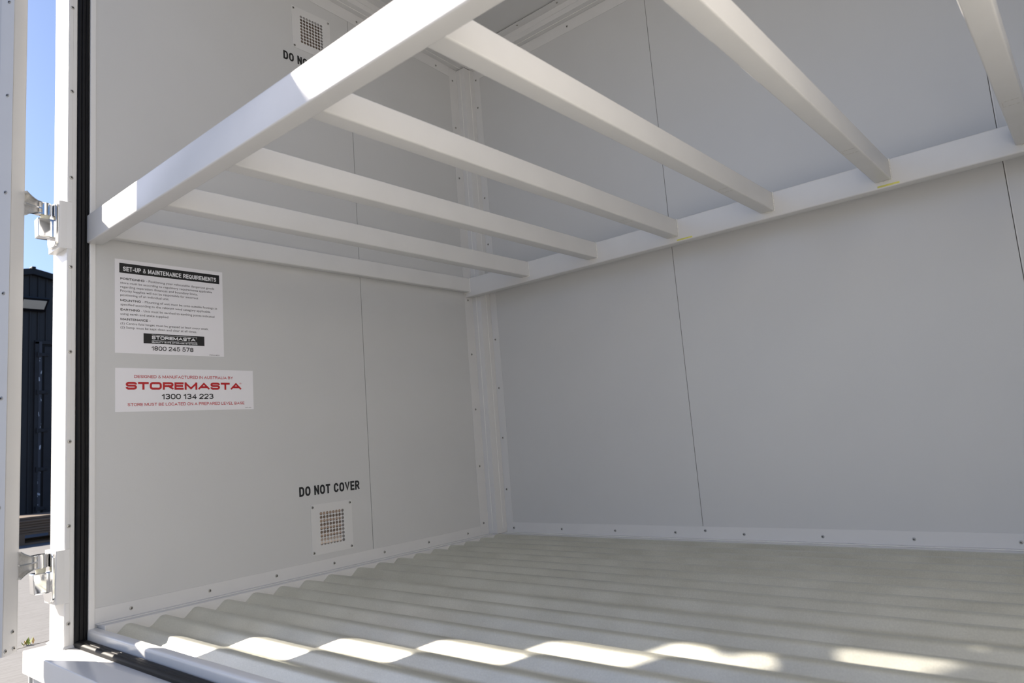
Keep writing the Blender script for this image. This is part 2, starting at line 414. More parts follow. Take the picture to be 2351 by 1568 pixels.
# ceiling edge beams
bm = bmesh.new(); box(bm, -0.049, PE, -1.944, 0.0295, 2.500, ZC - 0.0003, bev=0.003)
cb = finish('trim_2', bm, 'trim'); shade(cb); tag(cb, 'painted ceiling edge beam above the stickered side wall', 'beam', kind='structure')
bm = bmesh.new(); box(bm, 0.0, 0.0022, -1.926, -0.1366, 2.440, 2.4985, bev=0.0006, seg=1); box(bm, 0.0022, 0.030, -1.926, -0.0768, 2.4985, 2.4999)
o = finish('angle_strip', bm, 'trim', cb); screws(o, '+X', [(0.0022, -0.236 - 0.2643 * k, 2.4624) for k in range(7)])
bm = bmesh.new(); box(bm, PE, 0.108, -1.944, -0.075, ZC - 0.0022, ZC - 0.0002); box(bm, PE, PE + 0.0015, -1.944, -0.075, 2.528, ZC - 0.001)
o = finish('angle_strip', bm, 'trim', cb); screws(o, '-Z', [(0.085, -0.32 - 0.2643 * k, ZC - 0.0022) for k in range(6)])
bm = bmesh.new(); box(bm, PE + 0.0002, W, -PE, 0.0295, 2.500, ZC - 0.0003, bev=0.003)
cb2 = finish('trim_3', bm, 'trim'); shade(cb2); tag(cb2, 'painted ceiling edge beam above the long back wall', 'beam', kind='structure')
bm = bmesh.new(); box(bm, 0.1061, W, -0.0022, 0.0, 2.440, 2.4985, bev=0.0006, seg=1); box(bm, PE + 0.002, W, -0.030, -0.0022, 2.4985, 2.4999)
o = finish('angle_strip', bm, 'trim', cb2); screws(o, '-Y', [(0.4150 + 0.3058 * k, -0.0022, 2.4697) for k in range(9)])
bm = bmesh.new(); box(bm, PE + 0.05, W, -0.106, -PE, ZC - 0.0022, ZC - 0.0002); box(bm, PE + 0.002, W, -PE - 0.0015, -PE, 2.528, ZC - 0.001)
o = finish('angle_strip', bm, 'trim', cb2); screws(o, '-Z', [(0.47 + 0.26 * k, -0.088, ZC - 0.0022) for k in range(10)])
for a, b in (((0.030, -1.0, 2.4985), cb), ):
    bm = bmesh.new(); cyl(bm, a, 0.0016, 1.88, axis='Y', seg=6); finish('weld_bead', bm, 'weld', b)
bm = bmesh.new(); cyl(bm, (1.52, -0.030, 2.4985), 0.0016, 2.88, axis='X', seg=6); finish('weld_bead', bm, 'weld', cb2)
bm = bmesh.new(); cyl(bm, (0.029, -1.0, -0.0460), 0.0014, 1.84, axis='Y', seg=6); finish('weld_bead', bm, 'weld', base_l)
bm = bmesh.new(); cyl(bm, (1.52, -0.029, -0.0460), 0.0014, 2.88, axis='X', seg=6); finish('weld_bead', bm, 'weld', base_b)

# the roof falls towards the back wall: lift ceiling and side beam with distance from it
FALL = 0.056
def pitch(o, base):
    if o.data.users > 1: o.location.z += FALL * -(base.y + o.location.y)
    else:
        for v in o.data.vertices: v.co.z += FALL * -(base.y + o.location.y + v.co.y)
    for c in o.children: pitch(c, base + o.location)
for o in (ceiling, cb): pitch(o, Vector((0, 0, 0)))

# front jamb post with rebate for the seal
def rounded(pts, r, seg=4):
    """round the convex/concave corners of a closed 2D outline; r per corner"""
    out = []; n = len(pts)
    for i in range(n):
        p = Vector(pts[i]); a = Vector(pts[i - 1]); b = Vector(pts[(i + 1) % n]); rr = r[i]
        if rr <= 0: out.append(tuple(p)); continue
        da = (a - p).normalized(); db = (b - p).normalized()
        s = p + da * rr; e = p + db * rr
        for k in range(seg + 1):
            t = k / seg
            q = s * (1 - t) ** 2 + p * 2 * t * (1 - t) + e * t * t
            out.append((q.x, q.y))
    return out
prof = rounded([(-0.138, -2.011), (0.0, -2.011), (0.0, -1.9825), (-0.012, -1.9825), (-0.012, -1.944), (0.003, -1.944), (0.003, -1.9265), (-0.138, -1.9265)],
               [0.006, 0.004, 0.006, 0, 0, 0.003, 0, 0.004])
bm = bmesh.new(); extrude_poly(bm, prof, 'Z', -0.100, 2.69)
jamb = finish('trim_4', bm, 'jamb'); shade(jamb); tag(jamb, 'white front door post with hinge pads beside the black seal', 'door post', kind='structure')
HZ = [(0.034, 0.195), (1.165, 1.325), (2.296, 2.455)]
zcuts = [-0.096] + [z for h in HZ for z in h] + [2.60]
for z0, z1, zs in ((-0.094, 0.033, (-0.0284,)), (0.197, 1.163, (0.2661, 0.53, 0.82, 1.1032)), (1.327, 2.294, (1.4114, 1.72, 2.03, 2.25)), (2.457, 2.60, ())):
    o = bobj('cover_strip', (0.0, 0.0014, -2.0085, -1.9972, z0, z1), 'jamb', jamb, bev=0.0005, seg=1)
    screws(o, '+X', [(0.0014, -2.0003, z) for z in zs])
for z0, z1 in HZ:                                  # welded pads behind the hinges
    bm = bmesh.new(); extrude_poly(bm, rounded([(-0.105, -2.0345), (0.001, -2.0345), (0.001, -2.012), (0.0022, -1.9975), (-0.02, -1.9975), (-0.105, -2.009)], [0.003, 0.003, 0.001, 0, 0, 0]), 'Z', z0, z1)
    o = finish('hinge_pad', bm, 'jamb', jamb); shade(o)
bm = bmesh.new(); cyl(bm, (-0.069, -1.969, -0.0975), 0.11, 0.006, seg=4, r2=0.10)   # weld fillet at the foot
bmesh.ops.rotate(bm, verts=bm.verts, cent=(-0.069, -1.969, 0), matrix=Matrix.Rotation(math.pi / 4, 3, 'Z'))
bmesh.ops.scale(bm, vec=(1, 0.62, 1), verts=bm.verts, space=Matrix.Translation((0.069, 1.969, 0.0975)))
finish('weld_fillet', bm, 'jamb', jamb)
jr = bobj('trim_5', (W, W + 0.138, -2.011, -1.9265, -0.1, 2.69), 'jamb', bev=0.004); tag(jr, 'white front door post on the plain wall side', 'door post', kind='structure')
head = bobj('trim_6', (-0.138, W + 0.138, -2.011, -1.9265, 2.690, 2.86), 'jamb', bev=0.004); tag(head, 'white front beam over the wide opening', 'beam', kind='structure')

# sill: folded front plate, bottom rail and rounded kerb
bm = bmesh.new()
extrude_poly(bm, rounded([(-2.087, -0.1655), (-2.087, -0.1005), (-2.012, -0.1000), (-2.012, -0.104), (-2.083, -0.1045), (-2.083, -0.1655)], [0, 0.003, 0, 0, 0, 0], 3), 'X', -0.118, W + 0.118)
sill = finish('trim_7', bm, 'jamb'); shade(sill); tag(sill, 'white folded threshold plate across the opening', 'sill', kind='structure')
bm = bmesh.new(); box(bm, -0.118, W + 0.118, -2.0120, -1.918, -0.30, -0.1012, bev=0.004)
o = finish('bottom_rail', bm, 'jamb', sill); shade(o)
bm = bmesh.new(); box(bm, -0.108, -0.098, -2.074, -2.05, -0.42, -0.104, bev=0.001); finish('support_leg', bm, 'tank', sill)
bm = bmesh.new(); box(bm, -0.092, W + 0.09, -2.068, -2.05, -0.415, -0.104, bev=0.001); finish('front_panel', bm, 'tank', sill)
bm = bmesh.new(); extrude_poly(bm, rounded([(-1.947, -0.1014), (-1.947, -0.0595), (-1.917, -0.0595), (-1.917, -0.1014)], [0, 0.010, 0.004, 0], 6), 'X', 0.0035, W)
kerb = finish('trim_8', bm, 'jamb'); shade(kerb); tag(kerb, 'white rounded kerb rail behind the sill seal', 'kerb', kind='structure')

# rubber seals: grooved hollow strip up the post and along the sill
def seal_profile():
    return rounded([(0.0, 0.0), (0.0, 0.010), (0.006, 0.015), (0.012, 0.0155), (0.0135, 0.0125), (0.015, 0.0155), (0.024, 0.0160), (0.0255, 0.013), (0.027, 0.0155), (0.034, 0.0145), (0.0385, 0.009), (0.0385, 0.0)],
                   [0, 0.003, 0.003, 0.001, 0, 0.001, 0.001, 0, 0.001, 0.003, 0.003, 0], 3)
sp = seal_profile()
bm = bmesh.new(); rows = []
nz = 90
for i in range(nz + 1):
    z = -0.0985 + (2.66 + 0.0985) * i / nz
    dx = 0.0012 * math.sin(z * 3.1 + 0.6) * math.sin(z * 1.3); dy = 0.0016 * math.sin(z * 4.3) * math.sin(z * 1.7 + 1)
    rows.append([bm.verts.new((-0.0118 + v + dx * (v > 0.002), -1.9826 + u + dy * (v > 0.002), z)) for u, v in sp])
for a, b in zip(rows, rows[1:]):
    for k in range(len(sp)): bm.faces.new((a[k], a[(k + 1) % len(sp)], b[(k + 1) % len(sp)], b[k]))
bm.faces.new(rows[0]); bm.faces.new(rows[-1])
o = finish('door_seal', bm, 'rubber'); shade(o); tag(o, 'grooved black rubber strip running up the front door post', 'seal')
bm = bmesh.new(); extrude_poly(bm, [(-1.9855 + u, -0.1012 + v) for u, v in sp], 'X', 0.003, W - 0.002)
o = finish('door_seal', bm, 'sill_rubber'); shade(o); tag(o, 'black rubber strip lying along the threshold in front of the kerb', 'seal')

# ------------------------------------------------------------------ open door leaf
TH = math.radians(145.0)
dd = Vector((math.cos(TH), -math.sin(TH), 0)); dn = Vector((math.sin(TH), math.cos(TH), 0))
HR = Vector((-0.020, -2.1274, 0)); DT = 0.055; DW = 1.43; DZ0, DZ1 = -0.080, 2.80
def dpt(s, t, z): p = HR + dd * s + dn * t; return (p.x, p.y, z)
def dbox(bm, s0, s1, t0, t1, z0, z1, bev=0.0):
    b2 = bmesh.new(); box(b2, s0, s1, t0, t1, z0, z1, bev=bev)
    mtx = Matrix(((dd.x, dn.x, 0, HR.x), (dd.y, dn.y, 0, HR.y), (0, 0, 1, 0), (0, 0, 0, 1)))
    join(bm, b2, mtx)
door = empty('door_1', (HR.x, HR.y, DZ0)); tag(door, 'open cream outer door leaf swung back on polished hinges', 'door', kind='structure')
bm = bmesh.new(); dbox(bm, 0.002, DW - 0.002, 0.002, DT - 0.002, DZ0 + 0.002, DZ1 - 0.002); finish('core', bm, 'panel', door)
bm = bmesh.new(); dbox(bm, 0.0, 0.003, 0.0, DT, DZ0, DZ1, 0.001); dbox(bm, 0.0, 0.045, DT - 0.002, DT + 0.0005, DZ0, DZ1); dbox(bm, 0.0, 0.045, -0.0005, 0.002, DZ0, DZ1)
edge = finish('edge_channel', bm, 'trim', door)
screws(edge, (dn.x, dn.y), [dpt(0.018, DT + 0.0005, z) for z in [0.02 + 0.325 * k for k in range(9)]])
screws(edge, (-dd.x, -dd.y), [dpt(-0.0001, t, z) for t, z in ((0.018, -0.018), (0.013, -0.066), (0.043, -0.066))])
bm = bmesh.new(); dbox(bm, DW - 0.003, DW, 0.0, DT, DZ0, DZ1); dbox(bm, DW - 0.045, DW, DT - 0.002, DT + 0.0005, DZ0, DZ1); finish('edge_channel', bm, 'trim', door)

# unseen other leaf, added open square to the front to bounce sunlight in
bounce_leaf = empty('door_2_bounce', (W + 0.02, -2.10, DZ0)); tag(bounce_leaf, 'unseen open cream door leaf on the plain wall side, added to bounce sunlight', 'door', kind='structure')
bobj('core', (W + 0.022, W + 0.073, -2.118 - DW, -2.122, DZ0 + 0.002, DZ1 - 0.002), 'panel', bounce_leaf)
for y in (-2.12, -2.12 - DW + 0.045): bobj('edge_channel', (W + 0.020, W + 0.075, y - 0.045, y, DZ0, DZ1), 'trim', bounce_leaf)

# hinges: cast leaf on the pad, block below, turning knuckle with a flared arm to the door
HLAB = ['polished metal hinge low down near the threshold', 'polished metal hinge at shelf height', 'polished metal hinge at the top of the door post']
for hi, (z0, z1) in enumerate(HZ):
    root = empty('door_hinge', (-0.045, -2.06, z0)); root.parent = door; root.location = root.location - door.location; tag(root, HLAB[hi])
    zc = (z0 + z1) / 2
    bm = bmesh.new(); extrude_poly(bm, rounded([(-0.085, z0 + 0.008), (-0.006, z0 + 0.008), (-0.006, z1 - 0.006), (-0.085, z1 - 0.006)], [0.02, 0.014, 0.014, 0.02], 5), 'Y', -2.0435, -2.0343)
    bmesh.ops.bevel(bm, geom=[e for e in bm.edges if all(abs(v.co.y + 2.0435) < 1e-5 for v in e.verts)], offset=0.003, segments=3, affect='EDGES')
    o = finish('post_leaf', bm, 'chrome', root); shade(o, 50)
    # lower block, tapered towards its foot
    bm = bmesh.new(); box(bm, -0.066, -0.026, -2.089, -2.042, z0 + 0.036, z0 + 0.100, bev=0.005, seg=3)
    for v in bm.verts:
        if v.co.z < z0 + 0.06: v.co.y += (v.co.y + 2.042) * -0.06
    o = finish('hinge_block', bm, 'chrome', root); shade(o, 40)
    bm = bmesh.new(); cyl(bm, (-0.046, -2.062, z0 + 0.107), 0.0135, 0.016, seg=24); finish('bush', bm, 'plastic', root)
    bm = bmesh.new(); cyl(bm, (-0.046, -2.062, z0 + 0.134), 0.0175, 0.042, seg=32)
    bmesh.ops.bevel(bm, geom=[e for e in bm.edges if abs(e.verts[0].co.z - e.verts[1].co.z) < 1e-6], offset=0.002, segments=2, affect='EDGES')
    o = finish('knuckle', bm, 'chrome', root); shade(o, 40)
    # flared arm: two curved flanges, a middle web and a back plate
    ka = Vector((-0.046, -2.070, 0)); kb = Vector((HR.x + 0.004, HR.y - 0.004, 0)); ad = (kb - ka); al = ad.length; ad.normalize(); an = Vector((-ad.y, ad.x, 0))
    zk = z0 + 0.134
    def arm(bm, fz0, fz1, w0, w1, n=10):
        rows = []
        for i in range(n + 1):
            t = i / n; c = ka + ad * al * t
            rows.append([bm.verts.new(c + an * wv + Vector((0, 0, zk + fz(t)))) for fz in (fz0, fz1) for wv in (w0, w1)])
        for a, b in zip(rows, rows[1:]):
            bm.faces.new((a[0], a[1], b[1], b[0])); bm.faces.new((a[2], b[2], b[3], a[3])); bm.faces.new((a[0], b[0], b[2], a[2])); bm.faces.new((a[1], a[3], b[3], b[1]))
        for a in (rows[0], rows[-1]): bm.faces.new((a[0], a[2], a[3], a[1]))
    fl = lambda t: 0.0175 + 0.020 * max(0, (t - 0.35) / 0.65) ** 1.6
    bm = bmesh.new(); arm(bm, lambda t: fl(t), lambda t: fl(t) + 0.0035, -0.012, 0.014); arm(bm, lambda t: -fl(t) - 0.0035, lambda t: -fl(t), -0.012, 0.014); arm(bm, lambda t: -0.002, lambda t: 0.002, -0.012, 0.010)
    o = finish('door_arm', bm, 'chrome', root); shade(o, 40)
    bm = bmesh.new(); arm(bm, lambda t: -fl(t), lambda t: fl(t), -0.012, -0.006); finish('arm_recess', bm, 'cast', root)

# ------------------------------------------------------------------ shelf frame
ZS, ZT, ZB = 1.1905, 1.2887, 1.2146
YB = -0.1307
shelf = empty('shelf_frame', (1.5, -1.0, ZS)); tag(shelf, 'white welded steel shelf frame with cross beams spanning the store', 'shelf frame')
def tube(name, dims, parent, bev=0.005):
    o = bobj(name, dims, 'steel', parent, bev=bev, seg=3); shade(o, 40); return o
front = tube('front_bar', (0.0035, W - 0.003, -1.9541, -1.9045, ZS, ZT), shelf)
back = tube('back_rail', (0.0035, W - 0.003, YB, -0.0800, ZS, ZT), shelf)
tube('side_rail', (0.0025, 0.0405, -1.9048, YB - 0.0000, ZB, ZT), shelf)
tube('side_rail', (W - 0.0405, W - 0.0025, -1.9048, YB, ZB, ZT), shelf)
XS = [0.4459, 0.8493, 1.2579, 1.6637, 2.0715, 2.479, 2.886]
beam_me = None
for x in XS:
    if beam_me is None:
        b = tube('cross_beam', (x - 0.053, x, -1.9048, YB, ZB, ZT - 0.0003), shelf); beam_me = b.data; x_first = x; first = b
    else:
        b = link('cross_beam', beam_me, shelf, Vector((x - 0.0265, (-1.9048 + YB) / 2, ZB)))
    # weld beads round the end at the back rail
bead_me = None
for x in [0.0405] + XS:
    if bead_me is None:
        bm = bmesh.new()
        for i in range(16):
            zz = ZB + 0.002 + (ZT - ZB - 0.004) * i / 15
            b2 = bmesh.new(); bmesh.ops.create_icosphere(b2, subdivisions=1, radius=0.0032)
            join(bm, b2, Matrix.Translation((x + 0.0012, YB - 0.0008, zz)))
        for i in range(10):
            b2 = bmesh.new(); bmesh.ops.create_icosphere(b2, subdivisions=1, radius=0.0026)
            join(bm, b2, Matrix.Translation((x - 0.004 * i, YB - 0.0006, ZB - 0.0008)))
        o = finish('weld_bead', bm, 'weld', shelf, smooth=True); bead_me = o.data; off = o.location + Vector(shelf.location) - Vector((x, 0, 0))
    else:
        link('weld_bead', bead_me, shelf, off + Vector((x, 0, 0)))
# grey outlines of peeled labels under four beams
for x, y in ((1.2579, -0.51), (1.6637, -0.523), (2.0715, -0.535), (2.479, -0.54)):
    bm = bmesh.new()
    for dy in (-0.020, 0.020): box(bm, x - 0.046, x - 0.008, y + dy - 0.0012, y + dy + 0.0012, ZB - 0.0002, ZB + 0.0006)
    box(bm, x - 0.046, x - 0.0445, y - 0.0188, y + 0.0188, ZB - 0.0002, ZB + 0.0006)
    finish('label_residue', bm, 'residue', shelf)
# yellow marker smears on the rail edge under two beam ends
for x in (1.285, 2.06):
    bm = bmesh.new(); box(bm, x - 0.035, x + 0.035, YB - 0.0004, YB + 0.004, ZS + 0.0045, ZS + 0.011); finish('marker_smear', bm, 'yellow', back)

# ------------------------------------------------------------------ vents
def vent_plate():
    bm = bmesh.new(); P = 0.01515; r = 0.0066; N = 16
    y0, z0 = -1.0783 - P / 2, 0.0644 - 0.0075; nc, nr = 8, 9; PZ = 0.01505
    x0, x1 = 0.0002, 0.0017
    for i in range(nc):
        for j in range(nr):
            cy = y0 + P * (i + 0.5); cz = z0 + PZ * (j + 0.5)
            sq = []
            for k in range(N):
                a = 2 * math.pi * (k + 0.5) / N; c, s = math.cos(a), math.sin(a); m = max(abs(c), abs(s))
                sq.append((cy + c / m * P / 2, cz + s / m * PZ / 2, cy + r * c, cz + r * s))
            # square corners
            vo = [bm.verts.new((x1, q[0], q[1])) for q in sq]; vi = [bm.verts.new((x1, q[2], q[3])) for q in sq]; vb = [bm.verts.new((x0, q[2], q[3])) for q in sq]
            for k in range(N):
                k2 = (k + 1) % N
                bm.faces.new((vo[k], vo[k2], vi[k2], vi[k])); bm.faces.new((vi[k], vi[k2], vb[k2], vb[k]))
                a1 = math.degrees(2 * math.pi * (k + 0.5) / N) % 90; a2 = math.degrees(2 * math.pi * (k2 + 0.5) / N) % 90
                if a1 < 45 < a2 or (a1 < 45 and a2 > 45):
                    sy = 1 if sq[k][0] + sq[k2][0] > 2 * cy else -1; sz = 1 if sq[k][1] + sq[k2][1] > 2 * cz else -1
                    vc = bm.verts.new((x1, cy + sy * P / 2, cz + sz * PZ / 2)); bm.faces.new((vo[k], vc, vo[k2]))
    # surrounding frame with rounded outer corners, front face and rim
    iy0, iy1, iz0, iz1 = y0, y0 + P * nc, z0, z0 + PZ * nr
    oy0, oy1, oz0, oz1 = -1.1270, -0.9244, 0.0228, 0.2245
    for a in ((oy0, iy0, oz0, oz1), (iy1, oy1, oz0, oz1), (iy0, iy1, oz0, iz0), (iy0, iy1, iz1, oz1)):
        box(bm, x0, x1, *a)
    bmesh.ops.remove_doubles(bm, verts=bm.verts, dist=1e-6)
    return bm
vroots = []
for vi, (z0, z1) in enumerate(VENTS):
    root = empty('air_vent', (0, -1.0257, z0)); dz = z0 - VENTS[0][0]
    tag(root, ['square cream perforated air vent low on the wall beneath its lettering', 'square cream perforated air vent high on the wall above its lettering'][vi], 'vent', 'perforated wall vents')
    if vi == 0:
        o = finish('vent_plate', vent_plate(), 'trim', root, loc=(0, -1.0257, z0)); vme = o.data
    else:
        link('vent_plate', vme, root, Vector((0, -1.0257, z0)))
    screws(root, '+X', [(0.0017, y, z) for y in (-1.118, -0.933) for z in (z0 + 0.010, z1 - 0.011)])
    za, zb = z0 + 0.033, z1 - 0.031
    for k in range(7):     # louvre blades in the hood outside the wall, outer edges down
        bm = bmesh.new(); zz = za + 0.012 + 0.030 * k
        b2 = bmesh.new(); box(b2, -0.0235, 0.0235, -1.0865, -0.8805, -0.001, 0.001)
        join(bm, b2, Matrix.Translation((-0.083, 0, zz)) @ Matrix.Rotation(math.radians(-45), 4, 'Y'))
        finish('louvre_blade', bm, 'louvre', root)
    bm = bmesh.new()
    box(bm, -0.105, -0.0606, -1.0930, -1.0870, za - 0.02, zb + 0.085); box(bm, -0.105, -0.0606, -0.8800, -0.8740, za - 0.02, zb + 0.085); box(bm, -0.105, -0.0606, -1.0868, -0.8802, zb + 0.079, zb + 0.085)
    finish('vent_hood', bm, 'trim', root)

# ------------------------------------------------------------------ lettering
def text_mesh(s, bold=0.0, res=3):
    cu = bpy.data.curves.new('t', 'FONT'); cu.body = s; cu.size = 1.0; cu.offset = bold; cu.resolution_u = res; cu.dimensions = '2D'; cu.fill_mode = 'BOTH'
    ob = bpy.data.objects.new('t', cu); COL.objects.link(ob)
    dg = bpy.context.evaluated_depsgraph_get(); dg.update()
    me = bpy.data.meshes.new_from_object(ob.evaluated_get(dg))
    bpy.data.objects.remove(ob); bpy.data.curves.remove(cu)
    return me
_cap = {}
def letter(name, s, ya, yb, zb, cap, material, parent=None, bold=0.0, x=0.0009, res=3):
    """one line of print on the side wall: from y=ya to yb, baseline zb, capital height cap"""
    me = text_mesh(s, bold, res)
    if bold not in _cap:
        h = text_mesh('H', bold); zz = [v.co.y for v in h.vertices]; _cap[bold] = (min(zz), max(zz)); bpy.data.meshes.remove(h)
    c0, c1 = _cap[bold]
    xs = [v.co.x for v in me.vertices]; x0, x1 = min(xs), max(xs)
    for v in me.vertices:
        v.co = Vector((0, (v.co.x - x0) / (x1 - x0) * (yb - ya), (v.co.y - c0) / (c1 - c0) * cap))
    me.materials.append(M[material]); me.name = name
    return link(name, me, parent, Vector((x, ya, zb)))

# block capitals drawn as constant-width strokes on a unit box
def arc(cx, cy, rx, ry, a0, a1, n=6):
    return [(cx + rx * math.cos(math.radians(a0 + (a1 - a0) * k / n)), cy + ry * math.sin(math.radians(a0 + (a1 - a0) * k / n))) for k in range(n + 1)]
def glyph(c, rx, ry):
    r2 = min(0.25, ry)
    bowl = lambda y0, y1, x1=1.0: [(0, y1), (x1 - rx, y1)] + arc(x1 - rx, y1 - r2, rx, r2, 90, 0) + arc(x1 - rx, y0 + r2, rx, r2, 0, -90) + [(0, y0)]
    O = arc(1 - rx, 1 - ry, rx, ry, 0, 90) + arc(rx, 1 - ry, rx, ry, 90, 180) + arc(rx, ry, rx, ry, 180, 270) + arc(1 - rx, ry, rx, ry, 270, 360)
    Cc = [(1, 0.70)] + arc(1 - rx, 1 - ry, rx, ry, 0, 90)[(0 if ry < 0.29 else 1):] + arc(rx, 1 - ry, rx, ry, 90, 180) + arc(rx, ry, rx, ry, 180, 270) + arc(1 - rx, ry, rx, ry, 270, 360)[:(7 if ry < 0.29 else 6)] + [(1, 0.30)]
    S = [(1, 0.73)] + arc(1 - rx, 0.75, rx, 0.25, 10, 90) + arc(rx, 0.76, rx, 0.24, 90, 270) + arc(1 - rx, 0.26, rx, 0.26, 90, -90) + arc(rx, 0.25, rx, 0.25, 270, 190) + [(0, 0.27)]
    G = {
        'A': (0.78, [[(0, 0), (0.5, 1), (1, 0)], [(0.18, 0.30), (0.82, 0.30)]]), 'B': (0.66, [bowl(0.5, 1, 0.92), bowl(0, 0.5), [(0, 0), (0, 1)]]), 'C': (0.70, [Cc]),
        'D': (0.70, [[(0, 0), (0, 1), (1 - rx, 1)] + arc(1 - rx, 1 - ry, rx, ry, 90, 0) + arc(1 - rx, ry, rx, ry, 0, -90) + [(0, 0)]]),
        'E': (0.56, [[(1, 1), (0, 1), (0, 0), (1, 0)], [(0, 0.5), (0.92, 0.5)]]), 'F': (0.52, [[(1, 1), (0, 1), (0, 0)], [(0, 0.5), (0.9, 0.5)]]),
        'G': (0.72, [Cc + [(1, 0.46), (0.55, 0.46)]]), 'H': (0.66, [[(0, 0), (0, 1)], [(1, 0), (1, 1)], [(0, 0.5), (1, 0.5)]]), 'I': (0.0, [[(0.5, 0), (0.5, 1)]]),
        'L': (0.52, [[(0, 1), (0, 0), (1, 0)]]), 'M': (0.86, [[(0, 0), (0, 1)], [(1, 0), (1, 1)], [(0.02, 1), (0.5, 0.02), (0.98, 1)]]),
        'N': (0.68, [[(0, 0), (0, 1)], [(1, 0), (1, 1)], [(0.02, 1), (0.98, 0)]]), 'O': (0.74, [O + [O[0]]]), 'P': (0.60, [bowl(0.44, 1), [(0, 0), (0, 1)]]),
        'Q': (0.74, [O + [O[0]], [(0.60, 0.26), (1.0, -0.04)]]), 'R': (0.66, [bowl(0.46, 1), [(0, 0), (0, 1)], [(0.55, 0.46), (1, 0)]]), 'S': (0.64, [S]),
        'T': (0.62, [[(0, 1), (1, 1)], [(0.5, 1), (0.5, 0)]]), 'U': (0.66, [[(0, 1)] + arc(rx, ry, rx, ry, 180, 270) + arc(1 - rx, ry, rx, ry, 270, 360) + [(1, 1)]]),
        'V': (0.72, [[(0, 1), (0.5, 0), (1, 1)]]), 'Y': (0.70, [[(0, 1), (0.5, 0.46), (1, 1)], [(0.5, 0.48), (0.5, 0)]]), '-': (0.26, [[(0, 0.40), (1, 0.40)]]),
        '&': (0.72, [[(1.0, 0.0), (0.62, 0.40), (0.24, 0.74)] + arc(0.45, 0.82, 0.23, 0.18, 180, -10, 8) + [(0.60, 0.66), (0.16, 0.44)] + arc(0.40, 0.25, 0.40, 0.25, 140, 290, 8) + [(0.78, 0.20), (0.98, 0.48)]]),
        '0': (0.58, [O + [O[0]]]), '1': (0.30, [[(0.0, 0.76), (0.35, 0.80), (0.85, 1.0), (0.85, 0)]]),
        '2': (0.56, [[(0, 0.68)] + arc(0.5, 0.70, 0.5, 0.30, 170, -25, 10) + [(0.08, 0.10), (0.0, 0.0), (1, 0)]]),
        '3': (0.56, [[(0.02, 0.78)] + arc(0.48, 0.76, 0.46, 0.24, 165, -90, 10) + arc(0.48, 0.27, 0.52, 0.27, 85, -165, 10)]),
        '4': (0.58, [[(0.72, 0), (0.72, 1), (0, 0.26), (1, 0.26)]]), '5': (0.56, [[(0.92, 1), (0.16, 1), (0.06, 0.46)] + arc(0.46, 0.33, 0.54, 0.33, 125, -165, 12)]),
        '7': (0.54, [[(0, 1), (1, 1), (0.34, 0)]]), '8': (0.58, [(lambda p: p + [p[0]])(arc(0.5, 0.755, 0.46, 0.245, -90, 270, 16)), (lambda p: p + [p[0]])(arc(0.5, 0.26, 0.5, 0.26, 90, 450, 16))]),
        ' ': (0.10, []),
    }
    return G[c]
def block(name, s, ya, yb, zb, cap, material, parent=None, t=0.16, gap=0.10, rx=0.5, ry=0.34, x=0.0009, eps=0.00003):
    """one line of block lettering: stroke width t and gap as fractions of the capital height"""
    gl = [glyph(c, rx, ry) for c in s]
    H = cap; T0 = t * H; T = T0; n = len(s)
    fixed = n * T + gap * H * (n - 1); free = sum(g[0] for g in gl)
    k = max(0.05 * H, ((yb - ya) - fixed) / free)
    bm = bmesh.new(); cur = 0.0; lay = 0
    for c, (gw, strokes) in zip(s, gl):
        ww = gw * k; T = T0 * (0.66 if c == '&' else 1.0)
        if c == '&': ww += T0 - T
        for st in strokes:
            P = [Vector((cur + T / 2 + px * ww, T / 2 + py * (H - T))) for px, py in st]
            Q = [P[0]]
            for p in P[1:]:
                if (p - Q[-1]).length > 1e-6: Q.append(p)
            closed = (Q[0] - Q[-1]).length < 1e-6
            if closed: Q.pop()
            m = len(Q)
            if m < 2: continue
            # butt ends run out by half a stroke where they meet the box edge
            L = []
            for i in range(m):
                a = Q[i - 1] if (i > 0 or closed) else None; b = Q[(i + 1) % m] if (i < m - 1 or closed) else None
                d1 = (Q[i] - a).normalized() if a is not None else None; d2 = (b - Q[i]).normalized() if b is not None else None
                if d1 is None: d1 = d2
                if d2 is None: d2 = d1
                tt = (d1 + d2); tt = tt.normalized() if tt.length > 1e-4 else d1
                nn = Vector((-tt.y, tt.x)); cs = max(0.42, abs(nn.dot(Vector((-d1.y, d1.x)))))
                e = Vector((0, 0))
                if not closed and i == 0 and m >= 2: e = -d2 * T / 2
                if not closed and i == m - 1: e = d1 * T / 2
                if len(st) == 2 or c in 'AMNVYT7EFL4HI': pass
                else: e = e * (0.9 if c in 'DBPRU1' else 0.0)
                L.append((Q[i] + e + nn * T / 2 / cs, Q[i] + e - nn * T / 2 / cs))
            lay = (lay + 1) % 4; hx = lay * eps
            lim = lambda p: Vector((hx, p.x, min(H, max(-0.04 * H if c == 'Q' else 0.0, p.y))))
            V = [(bm.verts.new(lim(u)), bm.verts.new(lim(v))) for u, v in L]
            for i in range(m if closed else m - 1):
                u, v = V[i], V[(i + 1) % m]
                try: bm.faces.new((u[0], u[1], v[1], v[0]))
                except ValueError: pass
        cur += ww + T + gap * H
    me = bpy.data.meshes.new(name); bm.to_mesh(me); bm.free(); me.materials.append(M[material])
    return link(name, me, parent, Vector((x, ya, zb)))

